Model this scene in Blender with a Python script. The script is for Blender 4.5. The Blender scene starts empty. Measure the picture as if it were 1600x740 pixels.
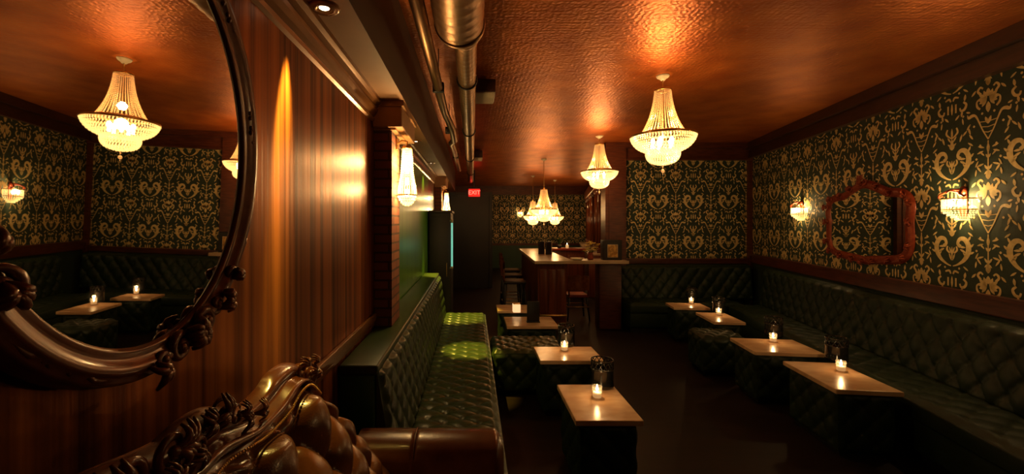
import bpy, bmesh, math, random
from mathutils import Vector, Matrix
random.seed(7)
PI = math.pi
sc = bpy.context.scene
COL = sc.collection
H0 = 1.70            # camera height

# ---------------------------------------------------------------- camera, world, exposure
cd = bpy.data.cameras.new('camera'); cam = bpy.data.objects.new('camera', cd); COL.objects.link(cam)
cam.location = (0, 0, H0); cam.rotation_euler = (PI/2, 0, 0)
cd.sensor_width = 36; cd.lens = 650/1600*36; cd.shift_x = .03875; cd.shift_y = -.014375; cd.clip_start = .03
sc.camera = cam
w = bpy.data.worlds.new('world'); sc.world = w; w.use_nodes = True
w.node_tree.nodes['Background'].inputs[0].default_value = (1, .55, .25, 1)
w.node_tree.nodes['Background'].inputs[1].default_value = .003
sc.view_settings.view_transform = 'Standard'; sc.view_settings.look = 'None'
sc.view_settings.exposure = -.3; sc.view_settings.gamma = 1
sc.view_settings.use_curve_mapping = False
sc.cycles.max_bounces = 8; sc.cycles.diffuse_bounces = 3; sc.cycles.glossy_bounces = 4
sc.cycles.transmission_bounces = 4; sc.cycles.transparent_max_bounces = 8
sc.cycles.sample_clamp_indirect = 4; sc.cycles.caustics_reflective = False; sc.cycles.caustics_refractive = False
sc.cycles.use_denoising = True

WARM = (1, .52, .17); GOLDL = (1, .64, .24); YEL = (1, .74, .12)
P_BOWL, P_TENT, P_SCONCE, P_PILLAR, P_CANDLE = 15, 11, 16, 40, 1.0
P_DOWN_WALL, P_DOWN_BENCH = 45, 680

def light(kind, loc, power, color, radius=.03, parent=None, target=None, angle=40, blend=.5, name='bulb_light'):
    ld = bpy.data.lights.new(name, kind); ld.energy = power; ld.color = color; ld.shadow_soft_size = radius
    o = bpy.data.objects.new(name, ld); COL.objects.link(o); o.location = loc
    if kind == 'SPOT':
        ld.spot_size = math.radians(angle); ld.spot_blend = blend
        o.rotation_euler = (Vector(target) - Vector(loc)).to_track_quat('-Z', 'Y').to_euler()
    if parent: o.parent = parent
    return o

# ---------------------------------------------------------------- materials
def mat(name, color, rough=.5, metal=0, c2=None, nscale=(8, 8, 8), detail=4, bump=0, bscale=None, spec=.5, coat=0, emit=None, estr=0, lo=.35, hi=.65, cr=.12):
    m = bpy.data.materials.new(name); m.use_nodes = True
    nt = m.node_tree; N = nt.nodes; L = nt.links; b = N['Principled BSDF']
    b.inputs['Base Color'].default_value = (*color, 1); b.inputs['Roughness'].default_value = rough
    b.inputs['Metallic'].default_value = metal; b.inputs['Specular IOR Level'].default_value = spec
    b.inputs['Coat Weight'].default_value = coat; b.inputs['Coat Roughness'].default_value = cr
    tc = N.new('ShaderNodeTexCoord')
    def noise(scale):
        mp = N.new('ShaderNodeMapping'); mp.inputs['Scale'].default_value = scale
        L.new(tc.outputs['Object'], mp.inputs[0])
        n = N.new('ShaderNodeTexNoise'); n.inputs['Scale'].default_value = 1; n.inputs['Detail'].default_value = detail
        L.new(mp.outputs[0], n.inputs['Vector']); return n
    if c2 or bump:
        n = noise(nscale)
    if c2:
        r = N.new('ShaderNodeValToRGB'); r.color_ramp.elements[0].color = (*color, 1); r.color_ramp.elements[1].color = (*c2, 1)
        r.color_ramp.elements[0].position = lo; r.color_ramp.elements[1].position = hi
        L.new(n.outputs['Fac'], r.inputs[0]); L.new(r.outputs[0], b.inputs['Base Color'])
    if bump:
        nb = noise(bscale) if bscale else n
        bp = N.new('ShaderNodeBump'); bp.inputs['Strength'].default_value = bump; bp.inputs['Distance'].default_value = .01
        L.new(nb.outputs['Fac'], bp.inputs['Height']); L.new(bp.outputs[0], b.inputs['Normal'])
    if emit:
        b.inputs['Emission Color'].default_value = (*emit, 1); b.inputs['Emission Strength'].default_value = estr
    return m

M = {}
M['wallwood'] = mat('stained_wall_wood', (.09, .022, .005), .38, metal=.5, c2=(.40, .12, .026), nscale=(20, 26, .22), detail=8, bump=.14, bscale=(20, 60, .3), coat=0, spec=.12)
M['darkwood'] = mat('dark_red_wood', (.055, .012, .006), .35, c2=(.11, .028, .012), nscale=(6, 6, 40), bump=.05)
M['crownwood'] = mat('crown_wood', (.035, .012, .006), .35, c2=(.06, .02, .01), nscale=(6, 6, 40))
M['barwood'] = mat('bar_wood', (.10, .022, .008), .28, c2=(.18, .045, .014), nscale=(30, 30, 1.2))
M['moulding'] = mat('polished_moulding', (.20, .075, .022), .24, metal=.4, c2=(.30, .12, .035), nscale=(8, 2, 8))
M['carved'] = mat('carved_mahogany', (.13, .034, .010), .24, c2=(.20, .06, .016), nscale=(20, 20, 20), coat=.4)
M['frame'] = mat('gilt_brown_frame', (.11, .026, .009), .30, metal=.25, c2=(.18, .05, .016), nscale=(25, 25, 25), coat=.3)
M['redframe'] = mat('red_bronze_frame', (.22, .03, .012), .35, metal=.2, c2=(.32, .06, .02), nscale=(30, 30, 30))
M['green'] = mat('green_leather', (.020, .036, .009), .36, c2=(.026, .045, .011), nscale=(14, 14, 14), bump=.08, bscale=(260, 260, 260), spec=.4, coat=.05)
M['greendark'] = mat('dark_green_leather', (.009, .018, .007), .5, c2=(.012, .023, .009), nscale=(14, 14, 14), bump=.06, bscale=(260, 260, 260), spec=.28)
M['brown'] = mat('brown_leather', (.15, .050, .018), .26, c2=(.21, .075, .026), nscale=(10, 10, 10), bump=.10, bscale=(240, 240, 240), coat=.25)
M['wallgreen'] = mat('green_flock', (.012, .026, .014), .7, c2=(.018, .036, .02), nscale=(60, 60, 60))
M['greenpaint'] = mat('green_paint', (.02, .06, .03), .5, c2=(.025, .07, .035), nscale=(4, 4, 4))
M['greensheen'] = mat('green_sheen_panel', (.07, .20, .02), .3, c2=(.15, .34, .04), nscale=(5, 22, .6), bump=.1)
M['goldpaper'] = mat('gold_damask', (.66, .47, .19), .45, c2=(.80, .60, .27), nscale=(40, 40, 40), metal=.1)
M['floor'] = mat('black_wood_floor', (.007, .004, .003), .48, c2=(.012, .006, .004), nscale=(3, 25, 3), bump=.03, spec=.22)
M['marble'] = mat('veined_stone_top', (.60, .34, .18), .24, c2=(.80, .52, .30), nscale=(5, 9, 5), detail=8)
M['bartop'] = mat('bar_stone_top', (.55, .36, .22), .2, c2=(.72, .52, .34), nscale=(3, 6, 3))
M['plaster'] = mat('soffit_plaster', (.28, .115, .035), .6, c2=(.34, .145, .045), nscale=(3, 3, 3))
M['fascia'] = mat('dark_fascia', (.05, .025, .012), .55, c2=(.06, .03, .015), nscale=(3, 3, 3))
M['duct'] = mat('galvanised_duct', (.26, .14, .07), .40, metal=.9, c2=(.40, .23, .12), nscale=(10, 3, 10), bump=.05)
M['black'] = mat('black_metal', (.007, .005, .004), .45, c2=(.009, .007, .005), nscale=(9, 9, 9))
M['blackgloss'] = mat('black_glazed', (.008, .008, .008), .12, c2=(.012, .012, .01), nscale=(9, 9, 9), coat=.6)
M['brass'] = mat('brass', (.75, .45, .16), .28, metal=.9, c2=(.82, .52, .2), nscale=(9, 9, 9))
M['white'] = mat('cream_ceramic', (.7, .6, .45), .4, c2=(.75, .66, .5), nscale=(9, 9, 9))
M['paper'] = mat('menu_paper', (.55, .42, .28), .6, c2=(.6, .47, .32), nscale=(9, 9, 9))
M['red'] = mat('red_leather', (.28, .04, .012), .35, c2=(.34, .05, .016), nscale=(9, 9, 9))
M['wax'] = mat('candle_wax', (.9, .7, .45), .5, c2=(.95, .75, .5), nscale=(9, 9, 9), emit=(1, .55, .2), estr=.6)
M['flame'] = mat('flame', (1, .8, .4), .5, emit=(1, .72, .35), estr=60)
M['bulb'] = mat('lit_bulb', (1, .8, .5), .5, emit=(1, .72, .38), estr=60)
M['frost'] = mat('frosted_lit_glass', (.9, .75, .5), .5, emit=(1, .62, .3), estr=1.3)
M['neon'] = mat('cyan_neon', (.2, .5, .4), .5, emit=(.26, .85, .62), estr=.75)
M['led'] = mat('downlight_lens', (1, .9, .7), .5, emit=(1, .8, .5), estr=9)
M['exitred'] = mat('exit_sign_red', (.5, .02, .01), .5, emit=(1, .03, .02), estr=.9)
M['exitbright'] = mat('exit_letters', (.9, .1, .05), .5, emit=(1, .16, .10), estr=3)
M['mirror'] = mat('mirror_silver', (.86, .84, .80), .012, metal=1)
M['petal'] = mat('yellow_petal', (.9, .62, .08), .5, c2=(.95, .85, .35), nscale=(20, 20, 20))
M['leafg'] = mat('leaf_green', (.04, .09, .02), .5, c2=(.06, .12, .03), nscale=(20, 20, 20))
M['bottle'] = mat('amber_bottle_glass', (.22, .07, .015), .1, c2=(.3, .1, .02), nscale=(5, 5, 5), coat=.5)
M['art'] = mat('gold_card', (.7, .42, .1), .5, c2=(.4, .2, .04), nscale=(22, 22, 22), lo=.45, hi=.55)

# copper ceiling : embossed tin tiles
def copper():
    m = mat('embossed_copper', (.46, .10, .014), .40, metal=.7, c2=(.66, .19, .032), nscale=(3, 3, 3), detail=8)
    nt = m.node_tree; N = nt.nodes; L = nt.links; b = N['Principled BSDF']
    tc = N.new('ShaderNodeTexCoord')
    vo = N.new('ShaderNodeTexVoronoi'); vo.inputs['Scale'].default_value = 38; L.new(tc.outputs['Object'], vo.inputs['Vector'])
    n = N.new('ShaderNodeTexNoise'); n.inputs['Scale'].default_value = 16; n.inputs['Detail'].default_value = 8; L.new(tc.outputs['Object'], n.inputs['Vector'])
    wv = N.new('ShaderNodeTexWave'); wv.inputs['Scale'].default_value = 8; wv.bands_direction = 'X'; wv.inputs['Distortion'].default_value = 1; L.new(tc.outputs['Object'], wv.inputs['Vector'])
    wy = N.new('ShaderNodeTexWave'); wy.inputs['Scale'].default_value = 8; wy.bands_direction = 'Y'; wy.inputs['Distortion'].default_value = 1; L.new(tc.outputs['Object'], wy.inputs['Vector'])
    a = N.new('ShaderNodeMath'); a.operation = 'MULTIPLY_ADD'; a.inputs[1].default_value = .5; L.new(vo.outputs['Distance'], a.inputs[0]); L.new(n.outputs['Fac'], a.inputs[2])
    c = N.new('ShaderNodeMath'); c.operation = 'MULTIPLY'; L.new(wv.outputs['Fac'], c.inputs[0]); L.new(wy.outputs['Fac'], c.inputs[1])
    d = N.new('ShaderNodeMath'); d.operation = 'MULTIPLY_ADD'; d.inputs[1].default_value = .22; L.new(c.outputs[0], d.inputs[0]); L.new(a.outputs[0], d.inputs[2])
    bp = N.new('ShaderNodeBump'); bp.inputs['Strength'].default_value = .42; bp.inputs['Distance'].default_value = .012
    L.new(d.outputs[0], bp.inputs['Height']); L.new(bp.outputs[0], b.inputs['Normal'])
    return m
M['copper'] = copper()

def brick():
    m = mat('red_brick', (.3, .1, .05), .8)
    nt = m.node_tree; N = nt.nodes; L = nt.links; b = N['Principled BSDF']
    tc = N.new('ShaderNodeTexCoord'); sx = N.new('ShaderNodeSeparateXYZ'); L.new(tc.outputs['Object'], sx.inputs[0])
    ad = N.new('ShaderNodeMath'); ad.operation = 'ADD'; L.new(sx.outputs[0], ad.inputs[0]); L.new(sx.outputs[1], ad.inputs[1])
    cb = N.new('ShaderNodeCombineXYZ'); L.new(ad.outputs[0], cb.inputs[0]); L.new(sx.outputs[2], cb.inputs[1])
    br = N.new('ShaderNodeTexBrick'); br.inputs['Scale'].default_value = 1; br.inputs['Brick Width'].default_value = .2
    br.inputs['Row Height'].default_value = .062; br.inputs['Mortar Size'].default_value = .007
    br.inputs['Color1'].default_value = (.26, .075, .035, 1); br.inputs['Color2'].default_value = (.36, .13, .06, 1); br.inputs['Mortar'].default_value = (.11, .06, .04, 1)
    L.new(cb.outputs[0], br.inputs['Vector']); L.new(br.outputs['Color'], b.inputs['Base Color'])
    bp = N.new('ShaderNodeBump'); bp.invert = True; bp.inputs['Strength'].default_value = .9; bp.inputs['Distance'].default_value = .01
    L.new(br.outputs['Fac'], bp.inputs['Height']); L.new(bp.outputs[0], b.inputs['Normal'])
    return m
M['brick'] = brick()

def crystal(name, tcol, gmix=.35, tmix=.35, glow=0):
    m = bpy.data.materials.new(name); m.use_nodes = True
    nt = m.node_tree; N = nt.nodes; L = nt.links; N.remove(N['Principled BSDF']); out = N['Material Output']
    tr = N.new('ShaderNodeBsdfTranslucent'); tr.inputs[0].default_value = (*tcol, 1)
    df = N.new('ShaderNodeBsdfDiffuse'); df.inputs[0].default_value = (*tcol, 1)
    gl = N.new('ShaderNodeBsdfGlossy'); gl.inputs[0].default_value = (1, .9, .75, 1); gl.inputs['Roughness'].default_value = .12
    tp = N.new('ShaderNodeBsdfTransparent')
    m0 = N.new('ShaderNodeMixShader'); m0.inputs[0].default_value = .35; L.new(tr.outputs[0], m0.inputs[1]); L.new(df.outputs[0], m0.inputs[2])
    m1 = N.new('ShaderNodeMixShader'); m1.inputs[0].default_value = gmix; L.new(m0.outputs[0], m1.inputs[1]); L.new(gl.outputs[0], m1.inputs[2])
    m2 = N.new('ShaderNodeMixShader'); m2.inputs[0].default_value = tmix; L.new(m1.outputs[0], m2.inputs[1]); L.new(tp.outputs[0], m2.inputs[2])
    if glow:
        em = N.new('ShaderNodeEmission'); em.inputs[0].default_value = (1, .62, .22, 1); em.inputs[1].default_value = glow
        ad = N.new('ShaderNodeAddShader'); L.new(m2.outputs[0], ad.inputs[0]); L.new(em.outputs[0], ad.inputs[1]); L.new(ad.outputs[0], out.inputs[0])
    else: L.new(m2.outputs[0], out.inputs[0])
    return m
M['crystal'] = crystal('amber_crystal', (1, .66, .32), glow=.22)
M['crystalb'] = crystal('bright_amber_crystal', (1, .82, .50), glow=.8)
M['glass'] = crystal('thin_clear_glass', (.8, .75, .65), .55, .82)

# ---------------------------------------------------------------- mesh builder
class MB:
    def __init__(s): s.v = []; s.f = []; s.sm = []; s.mi = []
    def add(s, vs, fs, smooth=False, mi=0):
        o = len(s.v); s.v += [tuple(p) for p in vs]
        for f in fs: s.f.append([i+o for i in f]); s.sm.append(smooth); s.mi.append(mi)
    def box(s, lo, hi, mi=0):
        x0, y0, z0 = lo; x1, y1, z1 = hi
        s.add([(x0,y0,z0),(x1,y0,z0),(x1,y1,z0),(x0,y1,z0),(x0,y0,z1),(x1,y0,z1),(x1,y1,z1),(x0,y1,z1)],
              [(0,3,2,1),(4,5,6,7),(0,1,5,4),(1,2,6,5),(2,3,7,6),(3,0,4,7)], False, mi)
    def rbox(s, lo, hi, r=.01, seg=3, smooth=True, mi=0):
        bm = bmesh.new(); bmesh.ops.create_cube(bm, size=1)
        for v in bm.verts: v.co = Vector([(lo[i]+hi[i])/2 + v.co[i]*(hi[i]-lo[i]) for i in range(3)])
        bmesh.ops.bevel(bm, geom=bm.edges[:], offset=r, segments=seg, profile=.5, affect='EDGES')
        bm.verts.index_update()
        s.add([v.co[:] for v in bm.verts], [[v.index for v in f.verts] for f in bm.faces], smooth, mi); bm.free()
    def prism(s, pts, z0, z1, mi=0):          # plan polygon (ccw) extruded upwards
        n = len(pts)
        s.add([(x,y,z0) for x,y in pts]+[(x,y,z1) for x,y in pts],
              [list(range(n))[::-1], list(range(n,2*n))]+[(i,(i+1)%n,n+(i+1)%n,n+i) for i in range(n)], False, mi)
    def surf(s, nu, nv, fn, closeu=False, closev=False, smooth=True, flip=False, mi=0):
        U = nu if closeu else nu+1; V = nv if closev else nv+1
        vs = [fn(i/nu, j/nv) for i in range(U) for j in range(V)]
        fs = []
        for i in range(nu):
            for j in range(nv):
                a = i*V+j; b = ((i+1)%U)*V+j; c = ((i+1)%U)*V+(j+1)%V; d = i*V+(j+1)%V
                fs.append((a,d,c,b) if flip else (a,b,c,d))
        s.add(vs, fs, smooth, mi)
    def lathe(s, prof, n=24, c=(0,0,0), smooth=True, mi=0):
        m = len(prof)-1
        s.surf(n, m, lambda u, v: (c[0]+prof[round(v*m)][0]*math.cos(2*PI*u), c[1]+prof[round(v*m)][0]*math.sin(2*PI*u), c[2]+prof[round(v*m)][1]), closeu=True, smooth=smooth, mi=mi)
    def tube(s, pts, r, n=8, caps=True, mi=0):
        pts = [Vector(p) for p in pts]; k = len(pts); rs = r if isinstance(r, (list, tuple)) else [r]*k
        vs = []; up = None
        for i, p in enumerate(pts):
            t = (pts[min(i+1,k-1)]-pts[max(i-1,0)]).normalized()
            if up is None:
                up = t.orthogonal().normalized()
            up = (up - t*up.dot(t)); up = up.normalized() if up.length > 1e-6 else t.orthogonal().normalized()
            sd = t.cross(up)
            for j in range(n):
                a = 2*PI*j/n; vs.append(p+(up*math.cos(a)+sd*math.sin(a))*rs[i])
        fs = [(i*n+j, i*n+(j+1)%n, (i+1)*n+(j+1)%n, (i+1)*n+j) for i in range(k-1) for j in range(n)]
        if caps: fs += [list(range(n))[::-1], list(range((k-1)*n, k*n))]
        s.add(vs, fs, True, mi)
    def ball(s, c, r, nu=12, nv=8, mi=0):
        rx, ry, rz = r if isinstance(r, tuple) else (r, r, r)
        s.surf(nu, nv, lambda u, v: (c[0]+rx*math.sin(PI*v)*math.cos(2*PI*u), c[1]+ry*math.sin(PI*v)*math.sin(2*PI*u), c[2]-rz*math.cos(PI*v)), closeu=True, mi=mi)
    def octa(s, c, r, rz):
        x, y, z = c
        s.add([(x+r,y,z),(x,y+r,z),(x-r,y,z),(x,y-r,z),(x,y,z+rz),(x,y,z-rz)],
              [(0,1,4),(1,2,4),(2,3,4),(3,0,4),(1,0,5),(2,1,5),(3,2,5),(0,3,5)])
    def build(s, name, m, parent=None, loc=None):
        me = bpy.data.meshes.new(name); me.from_pydata(s.v, [], s.f); me.validate()
        for x in (m if isinstance(m, (list, tuple)) else [m]): me.materials.append(x)
        if len(me.polygons) == len(s.f):
            me.polygons.foreach_set('use_smooth', s.sm); me.polygons.foreach_set('material_index', s.mi)
        else: me.polygons.foreach_set('use_smooth', [any(s.sm)]*len(me.polygons))
        me.update()
        o = bpy.data.objects.new(name, me); COL.objects.link(o)
        if parent: o.parent = parent
        if loc: o.location = loc
        return o

def thing(name, label, cat, loc=(0,0,0), rz=0, group=None):
    o = bpy.data.objects.new(name, None); COL.objects.link(o); o.location = loc; o.rotation_euler = (0,0,rz); o.empty_display_size = .1
    o['label'] = label; o['category'] = cat
    if group: o['group'] = group
    return o
def tag(o, label, cat, group=None):
    o['label'] = label; o['category'] = cat
    if group: o['group'] = group
    return o
def struct(o): o['kind'] = 'structure'; return o
def copy_tree(o, parent=None):
    c = o.copy(); COL.objects.link(c)
    if parent: c.parent = parent
    for ch in list(o.children): copy_tree(ch, c)
    return c

# tufting height field
def tuft(u, v, w, h):
    a = u/w+v/h; b = u/w-v/h
    sa = abs(math.sin(PI*a)); sb = abs(math.sin(PI*b))
    p = (sa*sb)**.45
    node = math.exp(-9*(sa*sa+sb*sb))
    btn = math.exp(-160*(sa*sa+sb*sb))
    return p - .55*node + .35*btn
def smooth_in(d, w): 
    t = max(0, min(1, d/w)); return t*t*(3-2*t)

# ---------------------------------------------------------------- damask pattern (flock motif, raised off the paper)
DW, DH = .60, .70
def catmull(P, n=5):
    out = []
    for i in range(len(P)-1):
        p0 = P[max(i-1,0)]; p1 = P[i]; p2 = P[i+1]; p3 = P[min(i+2,len(P)-1)]
        for k in range(n):
            t = k/n
            out.append(tuple(.5*((2*p1[j])+(-p0[j]+p2[j])*t+(2*p0[j]-5*p1[j]+4*p2[j]-p3[j])*t*t+(-p0[j]+3*p1[j]-3*p2[j]+p3[j])*t**3) for j in range(len(p1))))
    out.append(tuple(P[-1])); return out
def motif():
    Q = []
    def ribbon(P, n=4):          # P: (x, y, width)
        C = catmull(P, n); L = []
        for i, (x, y, wd) in enumerate(C):
            a = C[max(i-1,0)]; b = C[min(i+1,len(C)-1)]
            dx, dy = b[0]-a[0], b[1]-a[1]; l = math.hypot(dx, dy) or 1e-6
            wd = wd*1.08+.002; nx, ny = -dy/l*wd/2, dx/l*wd/2
            L.append(((x+nx,y+ny),(x-nx,y-ny)))
        for i in range(len(L)-1): Q.append([L[i][0], L[i][1], L[i+1][1], L[i+1][0]])
    def leaf(x, y, ang, ln, wd):
        c, s_ = math.cos(ang), math.sin(ang)
        ribbon([(x+c*ln*t, y+s_*ln*t, max(.0015, wd*math.sin(PI*min(1, t*1.0))**.8)) for t in (0,.2,.4,.6,.8,1)], 1)
    def both(fn):
        k = len(Q); fn()
        for q in Q[k:]: Q.append([(-x, y) for x, y in q])
    b = DW/2
    def A():
        ribbon([(0,0,.007),(.04,.07,.007),(.075,.15,.010),(.10,.195,.014),(.13,.20,.022),(.155,.19,.016),(.165,.215,.004)])
        for yy, xx in ((.06,.032),(.10,.05),(.14,.068)): ribbon([(0,yy-.008,.004),(xx,yy,.004)],1)
        leaf(.0,.115,PI*.38,.06,.020)
        for a, l_, w_ in ((.05,.07,.030),(.22,.075,.026),(.40,.07,.024),(-.12,.06,.026),(-.3,.06,.02)):
            leaf(.012,.30,a*PI,l_,w_)
        ribbon([(.062,.235,.012),(.085,.26,.014),(.088,.295,.010),(.07,.31,.014)])
        ribbon([(.055,.345,.014),(.08,.375,.016),(.06,.40,.012),(.04,.385,.010)])
        leaf(.0,.40,PI*.40,.05,.018); leaf(.0,.47,PI*.30,.05,.014); leaf(.0,.47,-PI*.25,.04,.010)
        leaf(.0,.56,PI*.33,.035,.012)
        # neighbour column ornaments
        ribbon([(b-.008,.425,.006),(b-.05,.44,.012),(b-.105,.48,.026),(b-.140,.54,.038),(b-.142,.60,.038),(b-.11,.645,.034),(b-.07,.645,.026),(b-.052,.61,.022),(b-.075,.585,.026)], 5)
        for t, (x, y, an) in enumerate(((b-.135,.50,.25),(b-.12,.54,.15),(b-.118,.58,.02))): leaf(x, y, an*PI, .055, .015)
        for (x, y, an) in ((b-.15,.53,.85),(b-.155,.58,.75),(b-.14,.63,.65)): leaf(x, y, an*PI, .045, .014)
        ribbon([(b-.02,.53,.010),(b-.045,.555,.014),(b-.04,.585,.010)])
        leaf(b-.004,.47,PI*.62,.06,.013); leaf(b-.004,.52,PI*.60,.06,.012)
        leaf(b-.002,.665,PI*.62,.05,.020); leaf(b-.002,.69,PI*.8,.045,.012)
        ribbon([(b-.10,.33,.012),(b-.125,.305,.016),(b-.11,.27,.018),(b-.08,.265,.014),(b-.07,.29,.010)])
        leaf(b-.11,.335,PI*.55,.05,.018); leaf(b-.09,.26,-PI*.45,.045,.016); leaf(b-.125,.24,PI*1.1,.035,.012)
        ribbon([(b-.035,.26,.012),(b-.035,.33,.012)],2); ribbon([(b-.06,.375,.010),(b-.025,.385,.014),(b-.01,.36,.010)])
        leaf(b-.03,.20,PI*.75,.05,.014); ribbon([(b-.004,.06,.006),(b-.05,.10,.014),(b-.04,.14,.010)]); leaf(b-.01,.03,PI*.7,.05,.012)
        leaf(b-.07,.02,PI*.6,.06,.014)
        for (x, y, an, l_, w_) in ((.03,.64,.1,.05,.012),(.035,.52,-.1,.055,.012),(.03,.58,.25,.05,.010),(.14,.06,.4,.06,.014),(.17,.10,.7,.05,.012),(.12,.02,.3,.05,.012),(.20,.15,.45,.05,.012),(.055,.46,.3,.06,.012),(.10,.43,.55,.05,.012),(.13,.35,.75,.05,.014),(.16,.40,.2,.05,.012),(.205,.06,.75,.05,.012),(.10,.50,.65,.05,.010),(.085,.60,.9,.05,.012),(.12,.67,.2,.05,.012)):
            leaf(x, y, an*PI, l_, w_)
        for (x, y) in ((.045,.20),(.20,.215),(.235,.41),(.11,.115),(.06,.66),(.09,.56)): leaf(x-.008, y, 0, .018, .016)
    both(A)
    leaf(0,.40,PI/2,.07,.026); ribbon([(0,.45,.007),(0,.69,.007)],1); leaf(0,.60,PI/2,.07,.020); leaf(0,.20,PI/2,.08,.034); leaf(0,.32,PI/2,.06,.03)
    for q0 in list([(b,.665,.09,.024),(b,.25,.09,.016),(b,.49,.09,.012),(b,.05,.09,.016)]):
        leaf(q0[0], q0[1], PI/2, q0[2], q0[3])
    return Q
MOTIF = motif()
def clip(poly, u0, u1, v0, v1):
    for ax, lim, sg in ((0,u0,1),(0,u1,-1),(1,v0,1),(1,v1,-1)):
        out = []
        for i in range(len(poly)):
            p, q = poly[i], poly[(i+1)%len(poly)]
            dp = (p[ax]-lim)*sg; dq = (q[ax]-lim)*sg
            if dp >= 0: out.append(p)
            if (dp >= 0) != (dq >= 0):
                t = dp/(dp-dq); out.append((p[0]+(q[0]-p[0])*t, p[1]+(q[1]-p[1])*t))
        poly = out
        if len(poly) < 3: return None
    return poly
def damask(mb, P0, P1, z0, z1, u_off=0, v_off=0, mi=1, out=.0015):
    """pattern on the vertical plane P0->P1; room side is to the left of P0->P1"""
    d = Vector((P1[0]-P0[0], P1[1]-P0[1], 0)); L_ = d.length; d.normalize(); n = Vector((-d.y, d.x, 0))*out
    for i in range(int((0-u_off)//DW)-1, int((L_-u_off)//DW)+2):
        for j in range(int((z0-v_off)//DH)-1, int((z1-v_off)//DH)+2):
            du = u_off+i*DW; dv = v_off+j*DH
            for q in MOTIF:
                poly = [(x+du, y+dv) for x, y in q]
                if max(p[0] for p in poly) < 0 or min(p[0] for p in poly) > L_ or max(p[1] for p in poly) < z0 or min(p[1] for p in poly) > z1: continue
                poly = clip(poly, 0, L_, z0, z1)
                if poly: mb.add([(P0[0]+d.x*u+n.x, P0[1]+d.y*u+n.y, v) for u, v in poly], [list(range(len(poly)))], False, mi)

# ---------------------------------------------------------------- the room
ZC = 3.04
def xr(y): return 3.13+.23*y
XL = -.66
YB = -1.5; YM = 7.1; YF = 15.5
b = MB(); b.prism([(XL-.2,YB-.2),(7.2,YB-.2),(7.2,YF+.3),(XL-.2,YF+.3)], -.12, 0); struct(b.build('floor', M['floor']))
b = MB(); b.prism([(XL-.2,YB-.2),(7.2,YB-.2),(7.2,YF+.3),(XL-.2,YF+.3)], ZC, ZC+.12); struct(b.build('ceiling', M['copper']))
# left wall: stained wood up to the pillar, green panel beyond
b = MB(); b.box((XL-.15,YB,0),(XL,2.95,ZC)); b.box((XL-.15,2.95,0),(XL,6.2,ZC),1); b.box((XL-.15,6.2,0),(XL,YF,ZC),2)
struct(b.build('wall_left', [M['wallwood'], M['greensheen'], M['barwood']]))
# right wall, slanting away
P0 = (xr(YB), YB); P1 = (xr(YM+.2), YM+.2)
nx, ny = .9745, -.2241
b = MB(); b.prism([P0, (P0[0]+nx*.15,P0[1]+ny*.15), (P1[0]+nx*.15,P1[1]+ny*.15), P1], 0, ZC, 0)
damask(b, P0, P1, 1.16, 2.78, u_off=.517, v_off=.92)
struct(b.build('wall_right', [M['wallgreen'], M['goldpaper']]))
# wall that closes the lounge at the back on the right
b = MB(); b.box((2.59,YM,0),(5.0,YM+.15,ZC)); 
damask(b, (4.69,YM), (2.62,YM), 1.08, 2.75, u_off=.62, v_off=.80)
struct(b.build('wall_back', [M['wallgreen'], M['goldpaper']]))
b = MB(); b.box((XL-.15,YB-.15,0),(3.2,YB,ZC)); struct(b.build('wall_front', M['darkwood']))
# far wall beyond the bar
b = MB(); b.box((XL,YF,0),(7,YF+.15,ZC)); b.box((.55,YF-.03,0),(4.6,YF,.86),2); damask(b, (6.4,YF), (.55,YF), .90, 2.72, u_off=.1, v_off=.9)
struct(b.build('wall_far', [M['wallgreen'], M['goldpaper'], M['greenpaint']]))
def xb(y): return 2.62+.22*(y-7.25)
b = MB(); b.prism([(xb(7.25),7.25),(xb(7.25)+.3,7.25),(xb(YF)+.3,YF),(xb(YF),YF)], 0, ZC); struct(b.build('wall_bar_side', M['barwood']))
# trims
def along_right(name, off0, off1, z0, z1, m, y0=YB, y1=YM):
    q = MB(); A_ = (xr(y0), y0); B_ = (xr(y1), y1)
    q.prism([(A_[0]-nx*off1,A_[1]-ny*off1),(A_[0]-nx*off0,A_[1]-ny*off0),(B_[0]-nx*off0,B_[1]-ny*off0),(B_[0]-nx*off1,B_[1]-ny*off1)], z0, z1)
    return q
q = along_right('t', 0, .05, 2.80, ZC, None); q2 = along_right('t', .05, .11, 2.93, ZC, None); q.add(q2.v, q2.f); q2 = along_right('t', 0, .075, 2.78, 2.81, None); q.add(q2.v, q2.f)
struct(q.build('trim_1', M['crownwood']))
q = along_right('t', 0, .03, 1.02, 1.16, None); q2 = along_right('t', 0, .05, 1.135, 1.165, None); q.add(q2.v, q2.f); struct(q.build('trim_2', M['darkwood']))
q = MB(); q.box((2.24,YM-.05,2.77),(4.74,YM,ZC)); q.box((2.24,YM-.08,2.75),(4.74,YM,2.78)); q.box((2.24,YM-.11,2.95),(4.73,YM,ZC)); struct(q.build('trim_3', M['darkwood']))
q = MB(); q.box((2.59,YM-.03,1.0),(4.75,YM,1.07)); q.box((2.59,YM-.05,1.06),(4.74,YM,1.085)); struct(q.build('trim_4', M['darkwood']))
q = MB(); q.box((4.685,YM-.06,0),(4.745,YM,2.75)); struct(q.build('trim_5', M['darkwood']))
q = MB(); q.box((2.24,YM-.10,0),(2.59,YM+.15,ZC)); q.box((2.30,YM-.115,1.2),(2.53,YM-.10,2.6)); q.box((2.30,YM-.115,.2),(2.53,YM-.10,.95)); struct(q.build('trim_6', M['darkwood']))
q = MB(); q.box((XL,YF-.08,2.74),(5.6,YF,ZC)); q.box((XL,YF-.12,2.72),(5.6,YF,2.76)); q.box((.5,YF-.06,.84),(4.6,YF,.92)); struct(q.build('trim_7', M['darkwood']))
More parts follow.
